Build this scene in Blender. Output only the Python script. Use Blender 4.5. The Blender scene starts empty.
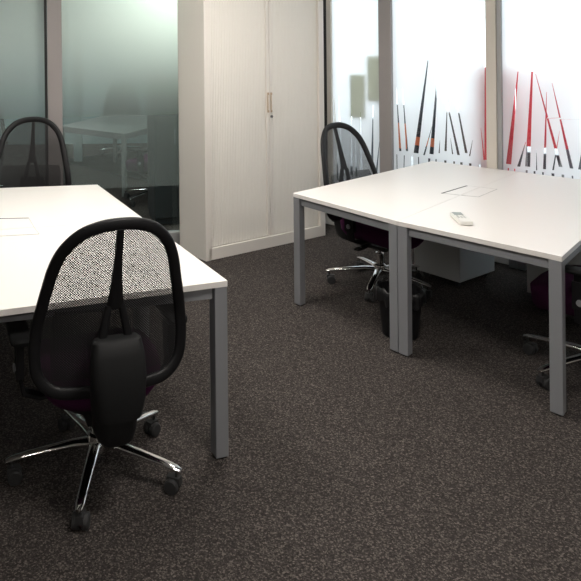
import bpy, bmesh, math, random
from mathutils import Vector, Matrix
random.seed(4)
PI = math.pi
scene = bpy.context.scene
COL = scene.collection

# ------------------------------------------------------------------ materials
def mat(name, color, rough=.6, metal=0., spec=.5, bump=None, var=None, coat=0.):
    m = bpy.data.materials.new(name); m.use_nodes = True
    nt = m.node_tree; b = nt.nodes['Principled BSDF']
    b.inputs['Base Color'].default_value = (*color, 1)
    b.inputs['Roughness'].default_value = rough
    b.inputs['Metallic'].default_value = metal
    b.inputs['Specular IOR Level'].default_value = spec
    b.inputs['Coat Weight'].default_value = coat
    tc = nt.nodes.new('ShaderNodeTexCoord')
    if var:
        sc, amt = var
        n = nt.nodes.new('ShaderNodeTexNoise'); n.inputs['Scale'].default_value = sc; n.inputs['Detail'].default_value = 4
        nt.links.new(tc.outputs['Object'], n.inputs['Vector'])
        r = nt.nodes.new('ShaderNodeValToRGB')
        r.color_ramp.elements[0].position = .3; r.color_ramp.elements[1].position = .7
        r.color_ramp.elements[0].color = (*[c*(1-amt) for c in color], 1)
        r.color_ramp.elements[1].color = (*[min(1, c*(1+amt)) for c in color], 1)
        nt.links.new(n.outputs['Fac'], r.inputs['Fac']); nt.links.new(r.outputs['Color'], b.inputs['Base Color'])
    if bump:
        sc, st = bump
        n2 = nt.nodes.new('ShaderNodeTexNoise'); n2.inputs['Scale'].default_value = sc; n2.inputs['Detail'].default_value = 3
        nt.links.new(tc.outputs['Object'], n2.inputs['Vector'])
        bp = nt.nodes.new('ShaderNodeBump'); bp.inputs['Strength'].default_value = st; bp.inputs['Distance'].default_value = .002
        nt.links.new(n2.outputs['Fac'], bp.inputs['Height']); nt.links.new(bp.outputs['Normal'], b.inputs['Normal'])
    return m

def carpet_mat():
    m = bpy.data.materials.new('carpet_loop_pile'); m.use_nodes = True
    nt = m.node_tree; b = nt.nodes['Principled BSDF']
    b.inputs['Roughness'].default_value = .95; b.inputs['Specular IOR Level'].default_value = .1
    tc = nt.nodes.new('ShaderNodeTexCoord')
    v = nt.nodes.new('ShaderNodeTexVoronoi'); v.inputs['Scale'].default_value = 190
    v2 = nt.nodes.new('ShaderNodeTexNoise'); v2.inputs['Scale'].default_value = 105; v2.inputs['Detail'].default_value = 6; v2.inputs['Roughness'].default_value = .8
    big = nt.nodes.new('ShaderNodeTexNoise'); big.inputs['Scale'].default_value = 1.2
    for n in (v, v2, big): nt.links.new(tc.outputs['Object'], n.inputs['Vector'])
    r = nt.nodes.new('ShaderNodeValToRGB'); e = r.color_ramp.elements
    e[0].position = .36; e[0].color = (.027, .0235, .022, 1)
    e[1].position = .72; e[1].color = (.185, .160, .146, 1)
    x = e.new(.54); x.color = (.050, .043, .040, 1)
    mixf = nt.nodes.new('ShaderNodeMix'); mixf.data_type = 'FLOAT'; mixf.inputs[0].default_value = .30
    sep = nt.nodes.new('ShaderNodeSeparateColor'); nt.links.new(v.outputs['Color'], sep.inputs[0])
    nt.links.new(v2.outputs['Fac'], mixf.inputs[2]); nt.links.new(sep.outputs[0], mixf.inputs[3])
    nt.links.new(mixf.outputs[0], r.inputs['Fac'])
    nt.links.new(r.outputs['Color'], b.inputs['Base Color'])
    bp = nt.nodes.new('ShaderNodeBump'); bp.inputs['Strength'].default_value = .8; bp.inputs['Distance'].default_value = .005
    nt.links.new(v2.outputs['Fac'], bp.inputs['Height']); nt.links.new(bp.outputs['Normal'], b.inputs['Normal'])
    return m

def mesh_fabric():
    """black woven mesh: real round holes as a pattern of transparency"""
    m = bpy.data.materials.new('black_open_mesh'); m.use_nodes = True
    nt = m.node_tree; out = nt.nodes['Material Output']; b = nt.nodes['Principled BSDF']
    b.inputs['Base Color'].default_value = (.012, .012, .013, 1); b.inputs['Roughness'].default_value = .7
    tc = nt.nodes.new('ShaderNodeTexCoord'); sp = nt.nodes.new('ShaderNodeSeparateXYZ')
    nt.links.new(tc.outputs['Object'], sp.inputs[0])
    def math_(op, a, bb=None):
        n = nt.nodes.new('ShaderNodeMath'); n.operation = op
        for i, q in enumerate((a, bb)):
            if q is None: continue
            if isinstance(q, (int, float)): n.inputs[i].default_value = q
            else: nt.links.new(q, n.inputs[i])
        return n.outputs[0]
    k = 2*PI/.0068
    s1 = math_('SINE', math_('MULTIPLY', math_('ADD', sp.outputs['X'], sp.outputs['Z']), k*.7))
    s2 = math_('SINE', math_('MULTIPLY', math_('SUBTRACT', sp.outputs['X'], sp.outputs['Z']), k*.7))
    hole = math_('GREATER_THAN', math_('ADD', s1, s2), .34)
    tr = nt.nodes.new('ShaderNodeBsdfTransparent')
    mix = nt.nodes.new('ShaderNodeMixShader')
    nt.links.new(hole, mix.inputs[0]); nt.links.new(b.outputs[0], mix.inputs[1]); nt.links.new(tr.outputs[0], mix.inputs[2])
    nt.links.new(mix.outputs[0], out.inputs['Surface'])
    return m

def glass_mat(name, tint, rough=.02):
    m = bpy.data.materials.new(name); m.use_nodes = True
    nt = m.node_tree; nt.nodes.remove(nt.nodes['Principled BSDF']); out = nt.nodes['Material Output']
    tr = nt.nodes.new('ShaderNodeBsdfTransparent'); tr.inputs[0].default_value = (*tint, 1)
    gl = nt.nodes.new('ShaderNodeBsdfGlossy'); gl.inputs['Roughness'].default_value = rough
    fr = nt.nodes.new('ShaderNodeFresnel'); ge = nt.nodes.new('ShaderNodeNewGeometry')
    mr = nt.nodes.new('ShaderNodeMapRange'); mr.inputs['To Min'].default_value = 1.45; mr.inputs['To Max'].default_value = 1/1.45   # thin pane: same reflection from both sides
    nt.links.new(ge.outputs['Backfacing'], mr.inputs['Value']); nt.links.new(mr.outputs[0], fr.inputs[0])
    mix = nt.nodes.new('ShaderNodeMixShader')
    nt.links.new(fr.outputs[0], mix.inputs[0]); nt.links.new(tr.outputs[0], mix.inputs[1]); nt.links.new(gl.outputs[0], mix.inputs[2])
    nt.links.new(mix.outputs[0], out.inputs['Surface'])
    return m

def film_mat(name, col, t_lo, t_hi=None, z0=0, z1=1, diff=.25):
    """frosted film; clear share t_lo at height z0 fading to t_hi at z1 (gradient print of the film)"""
    m = bpy.data.materials.new(name); m.use_nodes = True
    nt = m.node_tree; nt.nodes.remove(nt.nodes['Principled BSDF']); out = nt.nodes['Material Output']
    tl = nt.nodes.new('ShaderNodeBsdfTranslucent'); tl.inputs[0].default_value = (*col, 1)
    df = nt.nodes.new('ShaderNodeBsdfDiffuse'); df.inputs[0].default_value = (*col, 1)
    m1 = nt.nodes.new('ShaderNodeMixShader'); m1.inputs[0].default_value = diff
    nt.links.new(tl.outputs[0], m1.inputs[1]); nt.links.new(df.outputs[0], m1.inputs[2])
    tr = nt.nodes.new('ShaderNodeBsdfTransparent'); tr.inputs[0].default_value = (.93, .97, .97, 1)
    m2 = nt.nodes.new('ShaderNodeMixShader'); m2.inputs[0].default_value = t_lo
    nt.links.new(m1.outputs[0], m2.inputs[1]); nt.links.new(tr.outputs[0], m2.inputs[2])
    if t_hi is not None:
        tc = nt.nodes.new('ShaderNodeTexCoord'); sp = nt.nodes.new('ShaderNodeSeparateXYZ')
        nt.links.new(tc.outputs['Object'], sp.inputs[0])
        mr = nt.nodes.new('ShaderNodeMapRange'); mr.interpolation_type = 'SMOOTHSTEP'
        mr.inputs['From Min'].default_value = z0; mr.inputs['From Max'].default_value = z1
        mr.inputs['To Min'].default_value = t_lo; mr.inputs['To Max'].default_value = t_hi
        nt.links.new(sp.outputs['Z'], mr.inputs['Value']); nt.links.new(mr.outputs[0], m2.inputs[0])
    nt.links.new(m2.outputs[0], out.inputs['Surface'])
    return m

def emit_mat(name, col, s):
    m = bpy.data.materials.new(name); m.use_nodes = True
    nt = m.node_tree; nt.nodes.remove(nt.nodes['Principled BSDF'])
    e = nt.nodes.new('ShaderNodeEmission'); e.inputs[0].default_value = (*col, 1); e.inputs[1].default_value = s
    nt.links.new(e.outputs[0], nt.nodes['Material Output'].inputs['Surface'])
    return m

M = dict(
    carpet=carpet_mat(),
    wall=mat('painted_wall', (.72, .69, .64), .85, bump=(300, .1)),
    wall_far=mat('grey_painted_wall', (.34, .43, .45), .85, bump=(300, .1)),
    ceiling=mat('ceiling_tile', (.80, .78, .74), .9, bump=(120, .2)),
    desk_top=mat('white_laminate', (.83, .80, .77), .32, spec=.35),
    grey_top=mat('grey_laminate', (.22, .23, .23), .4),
    steel=mat('grey_powder_coat', (.235, .24, .255), .45, bump=(900, .04)),
    black=mat('black_plastic', (.007, .007, .008), .5, spec=.3, bump=(700, .06)),
    black_soft=mat('matte_black_plastic', (.008, .0085, .009), .65, spec=.3, bump=(800, .1)),
    rubber=mat('dark_rubber', (.018, .018, .018), .8),
    caster=mat('dark_grey_nylon', (.030, .030, .031), .55),
    mesh=mesh_fabric(),
    purple=mat('purple_wool_fabric', (.058, .010, .046), .95, spec=.15, bump=(900, .5), var=(400, .25)),
    chrome=mat('polished_chrome', (.78, .78, .78), .10, 1.0),
    cream=mat('cream_lacquer', (.78, .735, .68), .5, bump=(600, .03)),
    slat=mat('cream_tambour', (.82, .785, .73), .5),
    pull=mat('tan_pull', (.42, .31, .21), .4),
    lock=mat('satin_nickel', (.22, .21, .20), .35, 1.0),
    mauve=mat('grey_mauve_frame', (.31, .285, .28), .5, bump=(500, .03)),
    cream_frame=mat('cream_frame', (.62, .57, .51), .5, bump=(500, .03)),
    gasket=mat('dark_gasket', (.03, .03, .03), .7),
    alu=mat('grey_aluminium', (.36, .36, .36), .45, .3),
    skirting=mat('white_skirting', (.70, .70, .68), .5),
    pedestal=mat('pale_grey_steel', (.55, .57, .58), .5, bump=(700, .03)),
    glass=glass_mat('clear_glass', (.96, .985, .98)),
    glass_dark=glass_mat('tinted_glass', (.83, .90, .91)),
    film=film_mat('frosted_film', (.90, .91, .93), .03, diff=.28),
    film_grad=film_mat('gradient_frosted_film', (.83, .86, .83), .78, .08, .95, 1.95, diff=.08),
    remote=mat('white_plastic', (.78, .77, .73), .4),
    lcd=mat('grey_lcd', (.22, .25, .23), .3),
    button=mat('grey_button', (.55, .54, .52), .5),
    liner=mat('black_bin_liner', (.008, .008, .009), .35, bump=(60, 1.)),
    red=mat('red_board', (.72, .035, .06), .5),
    navy=mat('dark_slate_board', (.045, .050, .065), .6),
    orange=mat('orange_board', (.75, .22, .10), .6),
    cream_card=film_mat('cream_card', (.62, .62, .50), 0, diff=.3),
    slate=mat('slate_board', (.12, .13, .16), .6),
    brown=mat('brown_board', (.09, .065, .06), .6),
    dark_cab=mat('charcoal_laminate', (.035, .040, .043), .5),
    pave=mat('pale_paving', (.42, .42, .44), .9, var=(6, .15)),
    lamp=emit_mat('lamp_diffuser', (1., .945, .88), 33.0),
    lamp_far=emit_mat('lamp_diffuser_cool', (1., .97, .84), 60.0),
    mark=mat('white_print', (.7, .7, .7), .5),
)

# ------------------------------------------------------------------ mesh building
class MB:
    def __init__(s): s.v = []; s.f = []; s.mi = []
    def add(s, vs, fs, mi=0):
        o = len(s.v); s.v += [tuple(p) for p in vs]; s.f += [tuple(i+o for i in f) for f in fs]; s.mi += [mi]*len(fs)
    def box(s, c, d, rz=0, mi=0, R=None):
        hx, hy, hz = d[0]/2, d[1]/2, d[2]/2
        R = R or Matrix.Rotation(rz, 3, 'Z')
        vs = [Vector(c)+R @ Vector((x*hx, y*hy, z*hz)) for x in (-1, 1) for y in (-1, 1) for z in (-1, 1)]
        s.add(vs, [(0,1,3,2),(4,6,7,5),(0,4,5,1),(2,3,7,6),(0,2,6,4),(1,5,7,3)], mi)
    def prism(s, poly, z0, z1, mi=0):
        n = len(poly)
        a = sum(poly[i][0]*poly[(i+1)%n][1]-poly[(i+1)%n][0]*poly[i][1] for i in range(n))
        if a < 0: poly = poly[::-1]
        vs = [(x, y, z0) for x, y in poly]+[(x, y, z1) for x, y in poly]
        s.add(vs, [tuple(range(n))[::-1], tuple(range(n, 2*n))]+[(i, (i+1)%n, n+(i+1)%n, n+i) for i in range(n)], mi)
    def loft(s, rings, cap=True, closed=True, mi=0):
        n = len(rings[0]); vs = [p for r in rings for p in r]; fs = []
        for k in range(len(rings)-1):
            for i in range(n if closed else n-1):
                j = (i+1) % n; fs.append((k*n+i, k*n+j, (k+1)*n+j, (k+1)*n+i))
        if cap: fs += [tuple(range(n))[::-1], tuple(range((len(rings)-1)*n, len(rings)*n))]
        s.add(vs, fs, mi)
    def lathe(s, prof, c=(0,0,0), n=24, axis='Z', mi=0, cap=True):
        rings = []
        for r, z in prof:
            ring = []
            for i in range(n):
                a = 2*PI*i/n; p = (r*math.cos(a), r*math.sin(a), z)
                if axis == 'X': p = (z, p[0], p[1])
                if axis == 'Y': p = (p[1], z, p[0])
                ring.append((p[0]+c[0], p[1]+c[1], p[2]+c[2]))
            rings.append(ring)
        s.loft(rings, cap, mi=mi)
    def sweep(s, path, wh, up=(0,0,1), n=12, closed=False, e=2.4, mi=0):
        """superelliptic section: wh = (half width across, half height along 'up') or list per point"""
        P = [Vector(p) for p in path]; N = len(P); rings = []
        for k in range(N):
            a = P[(k-1) % N] if closed or k > 0 else P[0]
            b = P[(k+1) % N] if closed or k < N-1 else P[-1]
            t = (b-a).normalized(); u = Vector(up[k]) if isinstance(up, list) else Vector(up)
            x = t.cross(u); x = x.normalized() if x.length > 1e-6 else Vector((1,0,0)); u = x.cross(t).normalized()
            w, h = wh[k] if isinstance(wh, list) else wh
            ring = []
            for i in range(n):
                g = 2*PI*i/n; cg, sg = math.cos(g), math.sin(g)
                ring.append(P[k]+x*w*math.copysign(abs(cg)**(2/e), cg)+u*h*math.copysign(abs(sg)**(2/e), sg))
            rings.append(ring)
        if closed: rings.append(rings[0])
        s.loft(rings, not closed, mi=mi)
    def build(s, name, material, parent=None, bevel=0, smooth=None, loc=None):
        me = bpy.data.meshes.new(name); me.from_pydata(s.v, [], s.f)
        mats = material if isinstance(material, (list, tuple)) else [material]
        for m in mats: me.materials.append(M[m] if isinstance(m, str) else m)
        for p, i in zip(me.polygons, s.mi): p.material_index = i
        bm = bmesh.new(); bm.from_mesh(me)
        bmesh.ops.remove_doubles(bm, verts=bm.verts, dist=1e-6)
        bmesh.ops.recalc_face_normals(bm, faces=bm.faces); bm.to_mesh(me); bm.free()
        if smooth:
            for p in me.polygons: p.use_smooth = True
            me.set_sharp_from_angle(angle=math.radians(smooth))
        o = bpy.data.objects.new(name, me); COL.objects.link(o)
        if parent: o.parent = parent
        if loc: o.location = loc
        if bevel:
            b = o.modifiers.new('bevel', 'BEVEL'); b.width = bevel; b.segments = 2; b.limit_method = 'ANGLE'; b.harden_normals = False
        return o

def spline(pts, n=8):
    P = [Vector(p) for p in pts]; out = []
    for i in range(len(P)-1):
        a, b, c, d = P[max(i-1, 0)], P[i], P[i+1], P[min(i+2, len(P)-1)]
        for k in range(n):
            t = k/n
            out.append(.5*((2*b)+(c-a)*t+(2*a-5*b+4*c-d)*t*t+(3*b-a-3*c+d)*t**3))
    out.append(P[-1]); return out

def tag(o, label, cat, group=None, kind=None):
    o['label'] = label; o['category'] = cat
    if group: o['group'] = group
    if kind: o['kind'] = kind
    return o
def empty(name, loc, rz=0):
    o = bpy.data.objects.new(name, None); COL.objects.link(o); o.location = loc; o.rotation_euler = (0, 0, rz)
    o.empty_display_size = .1; return o
def struct(o): o['kind'] = 'structure'; return o
def copy_tree(o, parent=None):
    c = o.copy(); COL.objects.link(c)
    if parent: c.parent = parent
    for ch in list(o.children): copy_tree(ch, c)
    return c
def unit(v): l = math.hypot(*v); return (v[0]/l, v[1]/l)

# ------------------------------------------------------------------ room shell (metres, camera above the origin looking along +Y)
CEIL = 2.75
W0 = Vector((2.382, 5.542)); WD = Vector((.6513, -.7589)); WN = Vector((.7589, .6513))     # window wall: origin, along, outward
G0 = Vector((.251, 5.707)); GD = Vector((.9877, .1564)); GN = Vector((-.1564, .9877))      # glazed partition
def wp(t, off=0): p = W0+WD*t+WN*off; return (p.x, p.y)
def gp(t, off=0): p = G0+GD*t+GN*off; return (p.x, p.y)
KD = Vector((.8513, .5247)); KB = Vector((-.5247, .8513))                                   # cabinet front along / into the wall
K0 = Vector((.427, 5.227))
def kp(a, b): p = K0+KD*a+KB*b; return (p.x, p.y)

fl = MB(); fl.prism([(-5, -10), (5.6, -10), (5.6, 1.9), wp(2.2, .06), wp(-1.25, .06), (1.6, 12), (-5, 12)], -.08, 0)
struct(fl.build('floor', 'carpet'))
ce = MB(); ce.prism([(-5, -10), (5.6, -10), (5.6, 1.9), wp(2.2, .06), wp(-1.25, .06), (1.6, 12), (-5, 12)], CEIL, CEIL+.08)
struct(ce.build('ceiling', 'ceiling'))
def wall(name, p, q, th, z0=0, z1=CEIL, m='wall', side=1):
    p, q = Vector(p), Vector(q); d = (q-p).normalized(); n = Vector((-d.y, d.x))*th*side
    b = MB(); b.prism([tuple(p), tuple(q), tuple(q+n), tuple(p+n)], z0, z1); return struct(b.build(name, m))
wall('wall_behind', (5.6, -10), (-5, -10), .1)
wall('wall_left', (-5, -10), (-5, 12), .1, m='wall')
wall('wall_right', (5.6, wp(2.2)[1]-1.2), (5.6, -10), .1)
wall('wall_right_return', wp(2.2), (5.6, wp(2.2)[1]-1.2), .1)
wall('wall_cabinet', kp(.37, .43), kp(1.40, .43), .08)
wall('wall_back', (-5, 11.9), (1.75, 11.9), .1, m='wall_far')
wall('wall_side', (1.72, 11.9), (1.50, 6.62), .1, m='wall_far')

# --- glazed partition on the left: rails, posts, panes with gradient film
def gbox(name, t0, t1, o0, o1, z0, z1, m, bev=.003):
    b = MB(); b.prism([gp(t0, o0), gp(t1, o0), gp(t1, o1), gp(t0, o1)], z0, z1); return b.build(name, m, bevel=bev)
def wbox(name, t0, t1, o0, o1, z0, z1, m, bev=.003, parent=None):
    b = MB(); b.prism([wp(t0, o0), wp(t1, o0), wp(t1, o1), wp(t0, o1)], z0, z1); return b.build(name, m, parent, bevel=bev)
tn = [0]
def trim(o): tn[0] += 1; o.name = 'trim_%d' % tn[0]; return struct(o)
gposts = [(-5.3, -5.2), (-3.3, -3.2), (-1.125, -1.005)]
trim(gbox('t', -5.3, .27, -.04, .03, 0, .115, 'alu'))
trim(gbox('t', -5.3, .27, -.04, .03, 2.60, CEIL, 'alu'))
for a, b in gposts: trim(gbox('t', a, b, -.045, .045, .115, 2.60, 'mauve'))
trim(gbox('t', -1.150, -1.127, -.012, .012, .115, 2.60, 'gasket', 0))
trim(gbox('t', .25, .27, -.015, .015, .115, 2.60, 'gasket', 0))
gpanes = [(-5.2, -3.3), (-3.2, -1.150), (-1.005, .25)]
wn = [0]
for a, b in gpanes:
    wn[0] += 1
    p = struct(gbox('window_%d' % wn[0], a, b, -.005, .005, .115, 2.60, 'glass_dark', 0))
    f = MB(); x0, y0 = gp(a, -.007); x1, y1 = gp(b, -.007)
    f.add([(x0, y0, .51), (x1, y1, .51), (x1, y1, 2.60), (x0, y0, 2.60)], [(0, 1, 2, 3)])
    f.build('film', 'film_grad', p)

# --- window wall on the right: skirting, rails, mullions, panes with a cut grass pattern in the film
SILL = .16
trim(wbox('t', -1.22, 2.2, -.035, .04, 0, SILL, 'skirting', .006))
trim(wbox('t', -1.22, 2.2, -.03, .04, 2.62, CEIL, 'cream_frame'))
trim(wbox('t', -1.22, -1.03, -.03, .05, SILL, 2.62, 'gasket'))
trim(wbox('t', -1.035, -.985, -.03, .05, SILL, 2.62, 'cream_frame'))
trim(wbox('t', -.482, -.365, -.045, .05, SILL, 2.62, 'mauve'))
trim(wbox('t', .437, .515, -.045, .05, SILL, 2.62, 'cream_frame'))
trim(wbox('t', .515, .548, -.03, .05, SILL, 2.62, 'alu'))
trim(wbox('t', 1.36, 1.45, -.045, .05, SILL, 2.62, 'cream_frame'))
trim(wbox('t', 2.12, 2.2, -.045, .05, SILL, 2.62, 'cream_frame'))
BL_2=[(-0.304,0.775,-0.335,1.325,0.0205),(-0.241,0.782,-0.277,1.327,0.0201),(-0.160,0.773,-0.041,1.606,0.0428),(-0.089,0.764,-0.016,1.017,0.0149),(-0.024,0.780,0.044,1.539,0.0361),(0.042,0.796,0.049,0.905,0.0102),(0.096,0.819,0.115,1.242,0.0184),(0.203,0.798,0.060,1.464,0.0210),(0.265,0.821,0.156,1.425,0.0207),(0.424,0.784,0.424,2.033,0.0363),(0.405,0.782,0.381,1.034,0.0122),(0.291,0.800,0.316,0.931,0.0103),(0.154,0.800,0.138,0.930,0.0107)]
BL_3=[(0.586,0.772,0.665,1.530,0.0376),(0.658,0.762,0.709,0.954,0.0213),(0.721,0.770,0.771,1.711,0.0347),(0.783,0.751,0.784,0.902,0.0082),(0.837,0.766,0.856,1.339,0.0201),(0.944,0.796,0.783,1.471,0.0234),(0.894,0.766,0.939,1.057,0.0112),(1.014,0.794,0.893,1.407,0.0228),(1.065,0.793,1.131,1.223,0.0187),(1.139,0.798,1.095,1.364,0.0183),(1.22,.78,1.25,1.5,.03)]
BL_1=[(-0.940,0.430,-0.968,1.225,0.0240),(-0.886,0.438,-0.920,1.227,0.0237),(-0.789,0.498,-0.782,1.150,0.0252),(-0.685,0.540,-0.689,1.091,0.0246),(-0.578,0.591,-0.561,1.163,0.0259),(-0.534,0.560,-0.500,0.853,0.0178),(-0.737,0.496,-0.744,0.828,0.0187)]
wpanes = [(-.985, -.482, BL_1, 0), (-.365, .437, BL_2, 1), (.548, 1.36, BL_3, 1), (1.45, 2.12, [(t+.95, a, u+.95, b, w) for t, a, u, b, w in BL_2[:6]], 1)]
def film_mesh(t0, t1, blades, fringe, off):
    slots = [(b[0], b[1], b[2], b[3], b[4], b[4]*.12) for b in blades]
    if fringe:
        t = t0+.03
        while t < t1-.05:
            w = random.uniform(.007, .020); h = random.uniform(.50, .60)
            slots.append((t, h, t+random.uniform(-.01, .01), .742, w*.8, w)); t += random.uniform(.055, .085)
    zs = sorted({SILL, 2.62}|{round(SILL+.012*i, 4) for i in range(int((2.62-SILL)/.012)+1)}|{s[1] for s in slots}|{s[3] for s in slots})
    def intervals(z, zm):
        iv = []
        for tb, zb, tt, zt, wb, wt in slots:
            if zb <= zm <= zt:
                k = (z-zb)/(zt-zb); c = tb+(tt-tb)*k; w = wb+(wt-wb)*k
                iv.append([max(t0, c-w/2), min(t1, c+w/2)])
        iv = sorted(i for i in iv if i[1] > i[0]); out = []
        for i in iv:
            if out and i[0] <= out[-1][1]: out[-1][1] = max(out[-1][1], i[1])
            else: out.append(i)
        return out
    b = MB()
    for z0, z1 in zip(zs[:-1], zs[1:]):
        if z1-z0 < 1e-6: continue
        zm = (z0+z1)/2; A, B = intervals(z0, zm), intervals(z1, zm)
        if len(A) != len(B): A = B = intervals(zm, zm)
        ea = [t0]+[x for i in A for x in i]+[t1]; eb = [t0]+[x for i in B for x in i]+[t1]
        for k in range(0, len(ea), 2):
            q = [(*wp(ea[k], off), z0), (*wp(ea[k+1], off), z0), (*wp(eb[k+1], off), z1), (*wp(eb[k], off), z1)]
            b.add(q, [(0, 1, 2, 3)])
    return b
for a, b, bl, fr in wpanes:
    wn[0] += 1
    p = struct(wbox('window_%d' % wn[0], a, b, -.006, .006, SILL, 2.62, 'glass', 0))
    film_mesh(a, b, bl, fr, -.008).build('film', 'film', p)

# ------------------------------------------------------------------ desks
TOP = .73
def desk(name, quad, label, group, flap=None, slot=True, rin=.014, topm='desk_top', legm='steel', legs=(0, 1, 2, 3), legw=.056):
    """quad: four world corners of the worktop, in order; flap: four world corners of the cable flap"""
    cx = sum(p[0] for p in quad)/4; cy = sum(p[1] for p in quad)/4
    root = empty(name, (cx, cy, 0)); tag(root, label, 'desk', group)
    Q = [Vector((p[0]-cx, p[1]-cy)) for p in quad]
    t = MB(); t.prism([tuple(q) for q in Q], TOP-.025, TOP); top = t.build('tabletop', topm, root, bevel=.0014)
    def off(i, a, b):     # corner i moved a along next edge and b along previous edge
        n = (Q[(i+1) % 4]-Q[i]).normalized(); p = (Q[i-1]-Q[i]).normalized(); return Q[i]+n*a+p*b
    for i in legs:
        e = .001
        quadl = [off(i, e, e), off(i, e+legw, e), off(i, e+legw, e+legw), off(i, e, e+legw)]
        l = MB(); l.prism([tuple(p) for p in quadl], .007, TOP-.025); lg = l.build('leg', legm, root, bevel=.003)
        c = sum(quadl, Vector((0, 0)))/4
        g = MB(); g.lathe([(.02, 0), (.022, .002), (.022, .006), (.012, .0075)], (c.x, c.y, 0), 16); g.build('foot', 'rubber', lg)
    for i in range(4):
        j = (i+1) % 4; d = (Q[j]-Q[i]).normalized(); n = Vector((-d.y, d.x))
        if n.dot(-Q[i]) < 0: n = -n
        a = Q[i]+d*(legw+.006)+n*rin; b = Q[j]-d*(legw+.006)+n*.014
        r = MB(); r.prism([tuple(a), tuple(b), tuple(b+n*.03), tuple(a+n*.03)], TOP-.073, TOP-.025); r.build('rail', 'steel', root, bevel=.002)
    if flap:
        F = [Vector((p[0]-cx, p[1]-cy)) for p in flap]
        f = MB(); f.prism([tuple(p) for p in F], TOP+.0002, TOP+.0012); fo = f.build('cable_flap', 'desk_top', top)
        # finger slot along the outer edge (F0-F1) and hairline joint on the sides
        d = (F[1]-F[0]).normalized(); n = (F[0]-F[3]).normalized()
        s = MB(); s.prism([tuple(F[0]), tuple(F[1]), tuple(F[1]+n*(.012 if slot else .004)), tuple(F[0]+n*(.012 if slot else .004))], TOP+.0002, TOP+.0016)
        s.build('slot', 'gasket' if slot else 'button', fo)
        for a, b in ((F[0], F[3]), (F[1], F[2])):
            s = MB(); m = d*.0016; b = a+(b-a)*.985
            s.prism([tuple(a-m), tuple(b-m), tuple(b+m), tuple(a+m)], TOP+.0002, TOP+.0017); s.build('joint', 'button', fo)
    return root

def mid(a, b, k=.5): return (a[0]+(b[0]-a[0])*k, a[1]+(b[1]-a[1])*k)
A, B, C, D = (.931, 4.341), (1.849, 2.977), (2.344, 5.509), (3.275, 4.424)
S = (1.343, 3.615); SF = mid(C, D, .47)
g = .0008
sd = unit((S[0]-A[0], S[1]-A[1]))
Sa = (S[0]-sd[0]*g, S[1]-sd[1]*g); Sb = (S[0]+sd[0]*g, S[1]+sd[1]*g); Fa = (SF[0]-sd[0]*g, SF[1]-sd[1]*g); Fb = (SF[0]+sd[0]*g, SF[1]+sd[1]*g)
p1, p2, p3, p4 = (1.892, 4.282), (2.161, 4.505), (2.064, 4.172), (2.300, 4.395)
def on_line(p, a, b, k):     # foot of p on the line a-b, moved k to the right of it
    u = unit((b[0]-a[0], b[1]-a[1])); t = (p[0]-a[0])*u[0]+(p[1]-a[1])*u[1]
    return (a[0]+u[0]*t+u[1]*k, a[1]+u[1]*t-u[0]*k)
pm1, pm2 = mid(p1, p3), mid(p2, p4); FG = .004
desk('desk', [A, Sa, Fa, C], 'white desk half on the left of the window bench pair, black chair tucked under it', 'white bench desks', [p1, p2, on_line(pm2, S, SF, -FG), on_line(pm1, S, SF, -FG)])
desk('desk', [Sb, B, D, Fb], 'white desk half by the windows carrying the small white remote', 'white bench desks', [p3, p4, on_line(pm2, S, SF, FG), on_line(pm1, S, SF, FG)], False)
N, E, NL, EL = (.309, 2.711), (-.382, 4.680), (-1.42, 2.145), (-1.93, 4.482)
sm = mid(N, E, .5); sl = mid(NL, EL, .5); ld = unit((E[0]-N[0], E[1]-N[1]))
def sh(p, k): return (p[0]+ld[0]*k, p[1]+ld[1]*k)
l0, l1, l2, l3 = (-1.03, 3.735), (-.697, 3.748), (-.586, 3.428), (-.93, 3.372)
lm1, lm0 = mid(l1, l2), mid(l0, l3)
desk('desk', [N, sh(sm, -g), sh(sl, -g), NL], 'white desk half nearest the camera with the mesh chair in front of it', 'white bench desks', [l3, l2, on_line(lm1, sm, sl, -FG), on_line(lm0, sm, sl, -FG)], False, .11)
desk('desk', [sh(sm, g), E, EL, sh(sl, g)], 'white desk half on the left nearest the glazed partition', 'white bench desks', [l0, l1, on_line(lm1, sm, sl, FG), on_line(lm0, sm, sl, FG)], True, .11)

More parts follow.
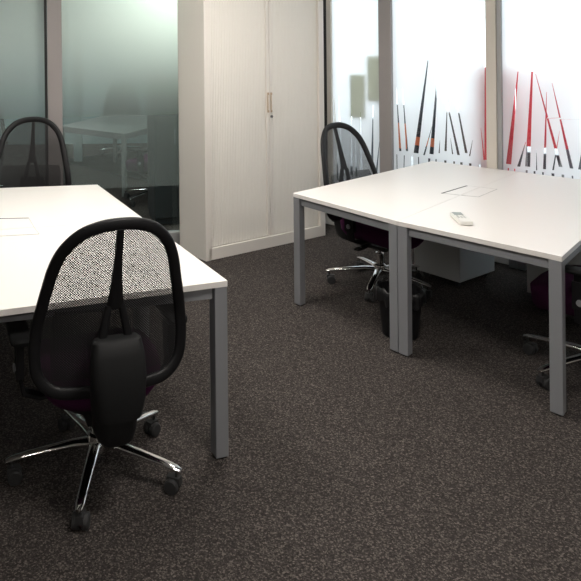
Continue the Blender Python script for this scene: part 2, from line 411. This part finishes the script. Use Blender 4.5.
# ------------------------------------------------------------------ task chairs
def back_y(x, z):
    t = (z-.45)/.65
    y = -.255-.045*math.sin(min(1, max(0, t*1.1))*PI*.5)*.6-.10*max(0, t-.35)**1.35/.65**1.35
    return y+.55*x*x
OUT = [(x*1.06, z) for x, z in [(0, .452), (.10, .455), (.200, .466), (.255, .520), (.268, .605), (.262, .70), (.246, .79), (.229, .87), (.211, .945), (.181, 1.012), (.128, 1.068), (.060, 1.095), (0, 1.100)]]
def make_chair():
    root = empty('office_chair', (0, 0, 0))
    half = spline([(x, 0, z) for x, z in OUT], 5)
    loop = [Vector((p.x, 0, p.z)) for p in half]+[Vector((-p.x, 0, p.z)) for p in reversed(half[1:-1])]
    loop = [Vector((p.x, back_y(p.x, p.z), p.z)) for p in loop]
    # frame: broad flat tube, wider on top
    fr = MB(); wh = []
    for p in loop: wh.append((.0130, .0225))
    cen = Vector((0, 0, .78)); ups = [Vector((p.x, 0, p.z))-cen for p in loop]
    fr.sweep(loop, wh, ups, 12, closed=True, e=2.6); fr.build('back_frame', 'black', root, smooth=50)
    # mesh panel: rows across the loop
    me = MB(); rows = []
    for k in range(27):
        z = .462+(1.088-.462)*k/26
        xs = 0
        for a, b in zip(half[:-1], half[1:]):
            if min(a.z, b.z) <= z <= max(a.z, b.z) and abs(b.z-a.z) > 1e-6:
                xs = max(xs, a.x+(b.x-a.x)*(z-a.z)/(b.z-a.z))
        rows.append([Vector((xs*(i/8-1), back_y(xs*(i/8-1), z)+.004, z)) for i in range(17)])
    me.loft(rows, cap=False, closed=False); me.build('mesh_panel', 'mesh', root, smooth=60)
    # added inner mesh layer, darkening the lower half for the shade under the desk
    lp = MB(); rows = []
    for k in range(11):
        z = .50+.265*k/10; hw = .225 if z < .72 else .225-.3*(z-.72)
        rows.append([Vector((hw*(i/6-1), back_y(hw*(i/6-1), z)+.016, z)) for i in range(13)])
    lp.loft(rows, cap=False, closed=False); lp.build('shade_lining', 'mesh', root, smooth=60)
    # spine blade on the back: narrow on top, flares below, two prongs into the housing
    sp = MB(); path = []; wd = []
    for z, w in ((1.085, .0135), (1.02, .0135), (.95, .016), (.88, .021), (.82, .028), (.775, .036)):
        path.append((0, back_y(0, z)-.012, z)); wd.append((w, .010))
    sp.sweep(path, wd, (0, 1, 0), 10, e=3)
    for sx in (-1, 1):
        q = [(sx*.024, back_y(0, .78)-.012, .785), (sx*.036, back_y(0, .73)-.020, .73), (sx*.048, back_y(0, .66)-.030, .67), (sx*.052, back_y(0, .62)-.035, .62)]
        sp.sweep(q, [(.014, .011), (.015, .012), (.017, .013), (.018, .013)], (0, 1, 0), 10, e=3)
    sp.build('spine', 'black', root, smooth=50)
    # housing behind the lumbar zone curling under the seat
    def ring(zc, w, y0, y1, tilt=0):
        pts = []
        for i in range(20):
            g = 2*PI*i/20; cg, sg = math.cos(g), math.sin(g)
            pts.append((w*math.copysign(abs(cg)**.55, cg), -.04+(y0+y1)/2+(y1-y0)/2*math.copysign(abs(sg)**.7, sg), zc+tilt*sg))
        return pts
    h = MB(); h.loft([ring(.672, .082, -.292, -.252), ring(.665, .092, -.310, -.250), ring(.62, .100, -.330, -.250), ring(.54, .103, -.348, -.250), ring(.45, .098, -.350, -.225), ring(.395, .090, -.342, -.19)])
    hs = h.build('back_housing', 'black_soft', root, smooth=45)
    h = MB(); h.loft([ring(.394, .078, -.328, -.17), ring(.34, .077, -.322, -.13), ring(.295, .070, -.305, -.10), ring(.275, .055, -.28, -.09)])
    h.build('lower_housing', 'black_soft', hs, smooth=45)
    # seat cushion (thick, waterfall front) on a black pan
    def se(z, sx, sy, cy, drop=0, n=36, e=3.2):
        r = []
        for i in range(n):
            g = 2*PI*i/n; cg, sg = math.cos(g), math.sin(g)
            x = sx*math.copysign(abs(cg)**(2/e), cg); y = sy*math.copysign(abs(sg)**(2/e), sg)
            r.append((x, cy+y, z-drop*max(0, y/sy)**3+.012*(x/sx)**2))
        return r
    s = MB(); s.loft([se(.345, .18, .18, .025, .02), se(.352, .218, .222, .025, .035), se(.39, .244, .245, .025, .045), se(.44, .250, .252, .025, .035), se(.468, .244, .245, .035, .03), se(.484, .218, .218, .035, .03), se(.488, .12, .12, .035, .01)])
    s.build('seat', 'purple', root, smooth=60)
    s = MB(); s.loft([se(.305, .10, .13, .0), se(.315, .16, .17, .01), se(.350, .205, .205, .02, .02)]); s.box((0, -.03, .300), (.15, .26, .05))
    s.build('seat_pan', 'black', root, smooth=45)
    # paddle under the right side, with a small printed mark
    p = MB(); p.sweep([(.08, .03, .33), (.17, .03, .322), (.22, .03, .318), (.285, .03, .312)], [(.010, .006), (.012, .006), (.030, .006), (.024, .005)], (0, 0, 1), 12, e=3)
    pd = p.build('lever', 'black', root, smooth=45)
    p = MB(); p.box((.238, .022, .3232), (.004, .026, .002)); p.box((.246, .010, .3228), (.020, .004, .002)); p.build('printed_mark', 'mark', pd)
    # armrests
    for sx in (-1, 1):
        a = MB(); a.sweep([(sx*.14, .0, .345), (sx*.235, .0, .345), (sx*.300, .0, .37), (sx*.312, .0, .43), (sx*.314, .0, .60)], [(.030, .010)]*5, [Vector((0, 0, 1)), Vector((0, 0, 1)), Vector((-sx*.7, 0, .7)), Vector((-sx, 0, 0)), Vector((-sx, 0, 0))], 10, e=3.5)
        a.box((sx*.313, .0, .50), (.030, .070, .13))
        ar = a.build('armrest', 'black', root, smooth=40)
        b = MB(); b.lathe([(.016, 0), (.016, .006), (.012, .008)], (.328 if sx > 0 else -.336, 0, .47), 16, 'X'); b.build('bolt', 'steel', ar, smooth=40)
        b = MB(); b.sweep([(sx*.316, -.13, .610), (sx*.316, -.11, .615), (sx*.316, .10, .617), (sx*.314, .13, .610)], [(.030, .008), (.042, .014), (.042, .014), (.030, .008)], (0, 0, 1), 14, e=3)
        b.build('arm_pad', 'black_soft', ar, smooth=50)
    gl = MB(); gl.lathe([(.028, .155), (.028, .235), (.016, .237), (.016, .335)], n=20); gl.build('gas_lift', 'chrome', root, smooth=40)
    hb = MB(); hb.lathe([(.030, .085), (.042, .092), (.045, .125), (.040, .152), (.030, .160)], n=24); hb.build('hub', 'chrome', root, smooth=40)
    arm0 = None
    for k in range(5):
        if arm0 is None:
            a = MB(); a.sweep([(.03, 0, .120), (.10, 0, .122), (.20, 0, .112), (.29, 0, .102), (.345, 0, .092), (.366, 0, .086)], [(.026, .017), (.024, .014), (.021, .012), (.019, .010), (.018, .009), (.012, .006)], (0, 0, 1), 14, e=2.6)
            o = a.build('base_arm', 'chrome', root, smooth=50); arm0 = o
            c = MB()
            for sy in (-1, 1):
                c.lathe([(.006, -.013), (.024, -.013), (.0285, -.009), (.0285, .009), (.024, .013), (.006, .013)], (.332, sy*.018, .0285), 20, 'Y')
            c.box((.336, 0, .046), (.052, .030, .030)); c.lathe([(.0055, .05), (.0055, .092)], (.345, 0, 0), 10)
            c.build('caster', 'caster', o, smooth=40)
        else:
            o = copy_tree(arm0, root)
        o.rotation_euler.z = k*2*PI/5
    return root

proto = make_chair()
first = [True]
def place_chair(hub, face, base_deg, label, group=None, scale=1., cat='chair'):
    o = proto if first[0] else copy_tree(proto); first[0] = False
    rz = math.atan2(face[1], face[0])-PI/2
    o.location = (hub[0], hub[1], 0); o.rotation_euler = (0, 0, rz); o.scale = (scale,)*3
    k = 0
    for ch in o.children:
        if ch.name.startswith('base_arm'):
            ch.rotation_euler.z = math.radians(base_deg)+k*2*PI/5-rz; k += 1
    return tag(o, label, cat, group)
GC = 'office chairs in the meeting room'
place_chair((-.226, 2.645), (-.31, .95), 192, 'black mesh-back office chair in the foreground, seen from behind, at the left desk', GC, .98)
place_chair((-.93, 4.90), (.03, -1), 20, 'black mesh-back office chair on the far side of the left desk, before the glazed partition', GC, 1.03)
place_chair((1.605, 4.655), (.56, -.83), 168, 'black mesh-back purple-seat office chair between the cupboard and the window desks', GC)
place_chair((2.245, 3.33), (-.70, .72), 123, 'purple-seat office chair cut by the right edge of the photo, behind the desk leg', GC)

# ------------------------------------------------------------------ tambour cupboard
cab = empty('storage_cupboard', (K0.x, K0.y, 0), math.atan2(KD.y, KD.x))
tag(cab, 'tall cream storage cupboard with vertical-ribbed sliding tambour doors in the corner', 'cupboard')
CW, CD, CH = 1.33, .37, 2.20
b = MB()
b.box((.012, CD/2, CH/2), (.024, CD, CH)); b.box((CW-.012, CD/2, CH/2), (.024, CD, CH)); b.box((CW/2, CD-.008, CH/2), (CW, .012, CH))
b.box((CW/2, CD/2, CH-.012), (CW-.05, CD, .024)); b.box((CW/2, CD/2+.02, .088), (CW-.05, CD-.06, .02))
b.box((.042, .02, CH/2), (.036, .04, CH)); b.box((CW-.042, .02, CH/2), (.036, .04, CH))
b.build('carcass', 'cream', cab, bevel=.002)
b = MB(); b.box((CW/2, .012, .047), (CW-.048, .024, .094)); b.build('plinth', 'cream', cab, bevel=.003)
def tambour(x0, x1):
    n = int((x1-x0)/.0165); w = (x1-x0)/n; ring = []
    for i in range(n):
        for dx, y in ((0, .0290), (.0022, .0248), (.0070, .0235), (w-.0070, .0235), (w-.0022, .0248)):
            ring.append((x0+i*w+dx, y))
    ring.append((x1, .030))
    m = MB(); r0 = [(x, y, .098) for x, y in ring]; r1 = [(x, y, CH-.03) for x, y in ring]
    m.loft([r0, r1], cap=False, closed=False)
    m.add([(x0, .036, .098), (x1, .036, .098), (x1, .036, CH-.03), (x0, .036, CH-.03)], [(0, 1, 2, 3)])
    return m
SX = .693
for x0, x1, hx in ((.060, SX-.003, SX-.020), (SX+.003, CW-.060, SX+.034)):
    d = tambour(x0, x1 - (.03 if x1 < SX else 0)) if x1 < SX else tambour(x0+.03, x1)
    dr = d.build('door', 'slat', cab)
    e = MB(); xs = (x1-.015) if x1 < SX else (x0+.015)
    e.box((xs, .024, (CH-.03+.098)/2), (.030, .020, CH-.128)); e.build('lead_edge', 'cream', dr, bevel=.002)
    e = MB(); hc = (x1-.015) if x1 < SX else (x0+.015)
    e.box((hc, .010, 1.225), (.016, .014, .17)); hd = e.build('handle', 'pull', dr, bevel=.004)
    e = MB(); e.box((hc, .0025, 1.225), (.007, .004, .13)); e.build('grip', 'cream', hd, bevel=.001)
    if x1 > SX:
        e = MB(); e.lathe([(.011, .002), (.011, .016)], (hc, 0, 1.105), 20, 'Y'); e.box((hc, .002, 1.105), (.002, .004, .010))
        e.build('lock', 'lock', dr, smooth=40)

# ------------------------------------------------------------------ pedestals under the window desks
def pedestal(c, ax, ay, wx, wy, z0, z1, label, front):
    """c: near corner; ax, ay: unit directions; front: 'x0' drawers on the low-x side, 'x1' on the high side"""
    root = empty('drawer_pedestal', (c[0], c[1], 0), math.atan2(ax[1], ax[0])); tag(root, label, 'drawer unit', 'drawer pedestals')
    sgn = 1 if ax[0]*ay[1]-ax[1]*ay[0] > 0 else -1
    b = MB(); b.box((wx/2, sgn*wy/2, (z0+z1)/2), (wx, wy, z1-z0)); b.build('body', 'pedestal', root, bevel=.004)
    xf = -.009 if front == 'x0' else wx+.009
    zz = z0+.012
    for hgt in (.235, .125, .125):
        d = MB(); d.box((xf, sgn*wy/2, zz+hgt/2-.003), (.018, wy-.006, hgt-.006)); dr = d.build('drawer', 'pedestal', root, bevel=.003)
        h = MB(); h.box((xf+(-.012 if front == 'x0' else .012), sgn*wy/2, zz+hgt-.03), (.010, .12, .012)); h.build('handle', 'steel', dr, bevel=.003)
        zz += hgt
    for x in (.05, wx-.05):
        for y in (.05, wy-.05):
            k = MB(); k.lathe([(.006, -.010), (.022, -.010), (.025, -.006), (.025, .006), (.022, .010), (.006, .010)], (x, sgn*y, .025), 16, 'Y'); k.box((x, sgn*y, .046), (.03, .03, .016))
            k.build('caster', 'caster', root, smooth=40)
    return root
pedestal((2.13, 4.57), (-.55, .835), (.735, .678), .34, .44, .045, .575, 'pale grey drawer pedestal under the left window desk, far from the camera', 'x1')
pedestal((2.474, 4.36), (.53, -.848), (.735, .678), .56, .42, .055, .575, 'pale grey drawer pedestal under the right window desk, behind its front leg', 'x1')

# ------------------------------------------------------------------ waste bin with liner
bn = empty('waste_bin', (1.45, 3.87, 0)); tag(bn, 'small round black waste bin with a crumpled liner behind the double desk legs', 'bin')
b = MB(); b.lathe([(.095, 0), (.100, .004), (.125, .262), (.128, .262), (.128, .270), (.120, .270), (.097, .010), (.09, .008)], n=32); b.build('bin_body', 'black', bn, smooth=40)
b = MB(); rings = []
for r, z, a in ((.112, .20, .0), (.118, .262, .004), (.124, .281, .007), (.133, .274, .006), (.1345, .250, .007), (.1335, .222, .009), (.131, .205, .013)):
    rings.append([((r+a*abs(math.sin(7*t)+.6*math.sin(13*t+1)))*math.cos(t), (r+a*abs(math.sin(7*t)+.6*math.sin(13*t+1)))*math.sin(t), z+(a*1.6)*math.sin(5*t+2)*math.sin(11*t)) for t in (2*PI*i/72 for i in range(72))])
b.loft(rings, cap=False); b.build('bin_liner', 'liner', bn, smooth=60)

# ------------------------------------------------------------------ remote control
ra = math.atan2(3.485-3.731, 1.670-1.716)
rm = empty('remote_control', (1.693, 3.612, TOP), ra)
tag(rm, 'white remote control with a small grey display lying on the window desk', 'remote control')
b = MB()
def rr(z, hx, hy):
    o = []
    for i in range(32):
        g = 2*PI*i/32; cg, sg = math.cos(g), math.sin(g); o.append((hx*math.copysign(abs(cg)**.35, cg), hy*math.copysign(abs(sg)**.35, sg), z))
    return o
b.loft([rr(.001, .108, .033), rr(.004, .114, .037), rr(.016, .115, .038), rr(.021, .111, .034)]); b.build('remote_body', 'remote', rm, smooth=50)
b = MB(); b.box((-.068, 0, .0215), (.058, .048, .002)); b.build('display', 'lcd', rm, bevel=.0008)
b = MB()
for x, ys in ((-.022, (-.016, .016)), (.0, (-.016, 0, .016)), (.022, (-.016, 0, .016))):
    for y in ys:
        k = MB(); k.box((x, y, .0215), (.012, .010, .003)); k.build('button', 'button', rm, bevel=.001)
k = MB(); k.box((.068, 0, .0213), (.055, .052, .002)); k.build('cover_panel', 'remote', rm, bevel=.001)

# ------------------------------------------------------------------ beyond the glazed partition: the next office
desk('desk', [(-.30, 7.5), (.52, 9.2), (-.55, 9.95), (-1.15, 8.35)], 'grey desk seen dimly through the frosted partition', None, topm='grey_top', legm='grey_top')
place_chair((-.45, 10.6), (.1, -1), 40, 'office chair silhouette behind the desk beyond the frosted partition', 'office chairs beyond the partition')
place_chair((.02, 7.33), (-.9, .43), 10, 'office chair with chrome feet in front of the desk beyond the frosted partition', 'office chairs beyond the partition')
place_chair((-2.02, 7.6), (0, -1), 30, 'office chair shadow behind the left pane of the frosted partition', 'office chairs beyond the partition')
cb = empty('low_cupboard', (.27, 6.40, 0), math.atan2(GD.y, GD.x)); tag(cb, 'charcoal cupboard standing close behind the frosted partition beside the cream cupboard', 'cupboard')
b = MB(); b.box((-.03, .17, .74), (.44, .42, 1.36)); b.box((-.03, .18, .03), (.42, .38, .06)); b.build('carcass', 'dark_cab', cb, bevel=.004)
for x in (-.14, .08):
    d = MB(); d.box((x, -.048, .74), (.214, .018, 1.34)); dr = d.build('door', 'dark_cab', cb, bevel=.003)
    h = MB(); h.box((-.03+(-.02 if x < 0 else .02), -.062, .85), (.010, .012, .14)); h.build('handle', 'steel', dr, bevel=.002)
trim(wall('t', (-1.17, 10.0), (-1.05, 10.0), .12, m='wall_far'))

# ------------------------------------------------------------------ outside the window wall
og = MB(); og.prism([wp(-6, .06), wp(7, .06), wp(7, 12), wp(-6, 12)], -.08, 0); o = og.build('floor_outside', 'pave'); struct(o)
def board(name, t0, t1, o0, o1, z0, z1, m, label, cat, th=.03, feet=True, group=None, trimm=None):
    a = Vector(wp(t0, o0)); c = Vector(wp(t1, o1)); d = c-a; L = d.length
    root = empty(name, (a.x, a.y, 0), math.atan2(d.y, d.x)); tag(root, label, cat, group)
    p = MB(); p.box((L/2, 0, (z0+z1)/2), (L, th, z1-z0)); p.build('panel', m, root, bevel=.004)
    if trimm:
        zz, zt, mm = trimm; p = MB(); p.box((L/2, 0, zz), (L, th+.012, zt)); p.build('stripe', mm, root, bevel=.002)
    for x in (.06, L-.06) if feet else ():
        p = MB(); p.box((x, 0, z0/2), (.03, .03, z0+.02)); p.box((x, 0, .012), (.05, min(.09, th*3), .024)); p.build('foot', 'steel', root, bevel=.002)
    return root
board('upright_board', .345, .60, .085, .085, .40, 1.515, 'red', 'upright red board standing close against the outside of the glass', 'board')
board('upright_board', .53, .90, .30, .36, .88, 1.48, 'red', 'red board behind the grass strips of the right pane', 'board')
board('desk_screen', -.655, -.51, .50, .50, .15, 1.135, 'navy', 'dark screen with a tall orange band, leftmost behind the middle pane', 'screen', trimm=(.84, .24, 'orange'))
board('desk_screen', -.50, -.275, .60, .60, .15, 1.56, 'navy', 'tall dark screen with a narrow orange band behind the middle pane', 'screen', trimm=(.79, .08, 'orange'))
board('desk_screen', -.21, .10, .50, .50, .15, 1.09, 'brown', 'brownish dark screen behind the right half of the middle pane', 'screen')
board('desk_screen', .27, .76, .70, .70, .10, .775, 'navy', 'low dark screen beyond the right pane, under the red board', 'screen')
board('desk_screen', .80, 1.12, .50, .50, .15, 1.03, 'slate', 'slate screen beyond the right pane at the photo edge', 'screen')
board('desk_screen', -.94, -.735, .50, .50, .15, .98, 'slate', 'slate screen behind the left pane, beside the chair back', 'screen')
board('desk_screen', -1.40, -.97, .40, .40, .05, .50, 'slate', 'low slate screen behind the left pane near the cupboard', 'screen')
board('display_card', -.80, -.645, .014, .014, 1.04, 1.44, 'cream_card', 'cream card behind the left pane, lower of two', 'card', th=.012, feet=False)
board('display_card', -.622, -.49, .016, .016, 1.20, 1.61, 'cream_card', 'cream card behind the left pane, higher of two', 'card', th=.012, feet=False)

# ------------------------------------------------------------------ ceiling lights
def ceiling_light(x, y, rz, sx, sy, m='lamp'):
    r = empty('ceiling_light', (x, y, CEIL), rz); tag(r, 'recessed ceiling light panel out of view above the room', 'ceiling light', 'ceiling light panels')
    f = MB()
    for c, d in (((0, sy/2+.01, -.008), (sx+.04, .02, .016)), ((0, -sy/2-.01, -.008), (sx+.04, .02, .016)), ((sx/2+.01, 0, -.008), (.02, sy, .016)), ((-sx/2-.01, 0, -.008), (.02, sy, .016))): f.box(c, d)
    f.build('frame', 'skirting', r)
    d = MB(); d.box((0, 0, -.005), (sx, sy, .008)); d.build('diffuser', m, r)
for x, y in ((-.9, 3.5), (.75, 4.0), (.7, 1.7), (-.6, -1.8), (2.4, -.6), (.8, -7.6)):
    ceiling_light(x, y, .15, .6, .6)
ceiling_light(.28, 6.35, .15, 1.0, .25, 'lamp_far')
ceiling_light(-2.6, 6.9, .15, .6, .6, 'lamp')  # added unseen lamp, raises the brightness of the left pane's film
ceiling_light(-1.6, 10.6, .15, .6, .6, 'lamp')  # added unseen lamp, lights the back wall so the chair shows as silhouette

# ------------------------------------------------------------------ daylight outside
w = bpy.data.worlds.new('daylight'); scene.world = w; w.use_nodes = True
bg = w.node_tree.nodes['Background']; bg.inputs[0].default_value = (.90, .96, 1.0, 1); bg.inputs[1].default_value = 2.8

# ------------------------------------------------------------------ camera and view
cd = bpy.data.cameras.new('camera'); cam = bpy.data.objects.new('camera', cd); COL.objects.link(cam)
cd.sensor_fit = 'HORIZONTAL'; cd.sensor_width = 36; cd.lens = 36*660/581
cd.shift_x = (290.5-150)/581; cd.shift_y = -(290.5-50)/581
cam.matrix_world = Matrix.Translation((0, 0, 1.68)) @ Matrix.Rotation(PI/2, 4, 'X') @ Matrix.Rotation(-.010, 4, 'Z')
cd.clip_start = .05
scene.camera = cam
vs = scene.view_settings; vs.view_transform = 'Standard'; vs.look = 'None'; vs.gamma = 1; vs.use_curve_mapping = False; vs.exposure = 0
cy = scene.cycles
cy.use_denoising = True
try: cy.denoiser = 'OPENIMAGEDENOISE'
except Exception: pass
cy.max_bounces = 10; cy.transparent_max_bounces = 24; cy.diffuse_bounces = 6; cy.sample_clamp_indirect = 6
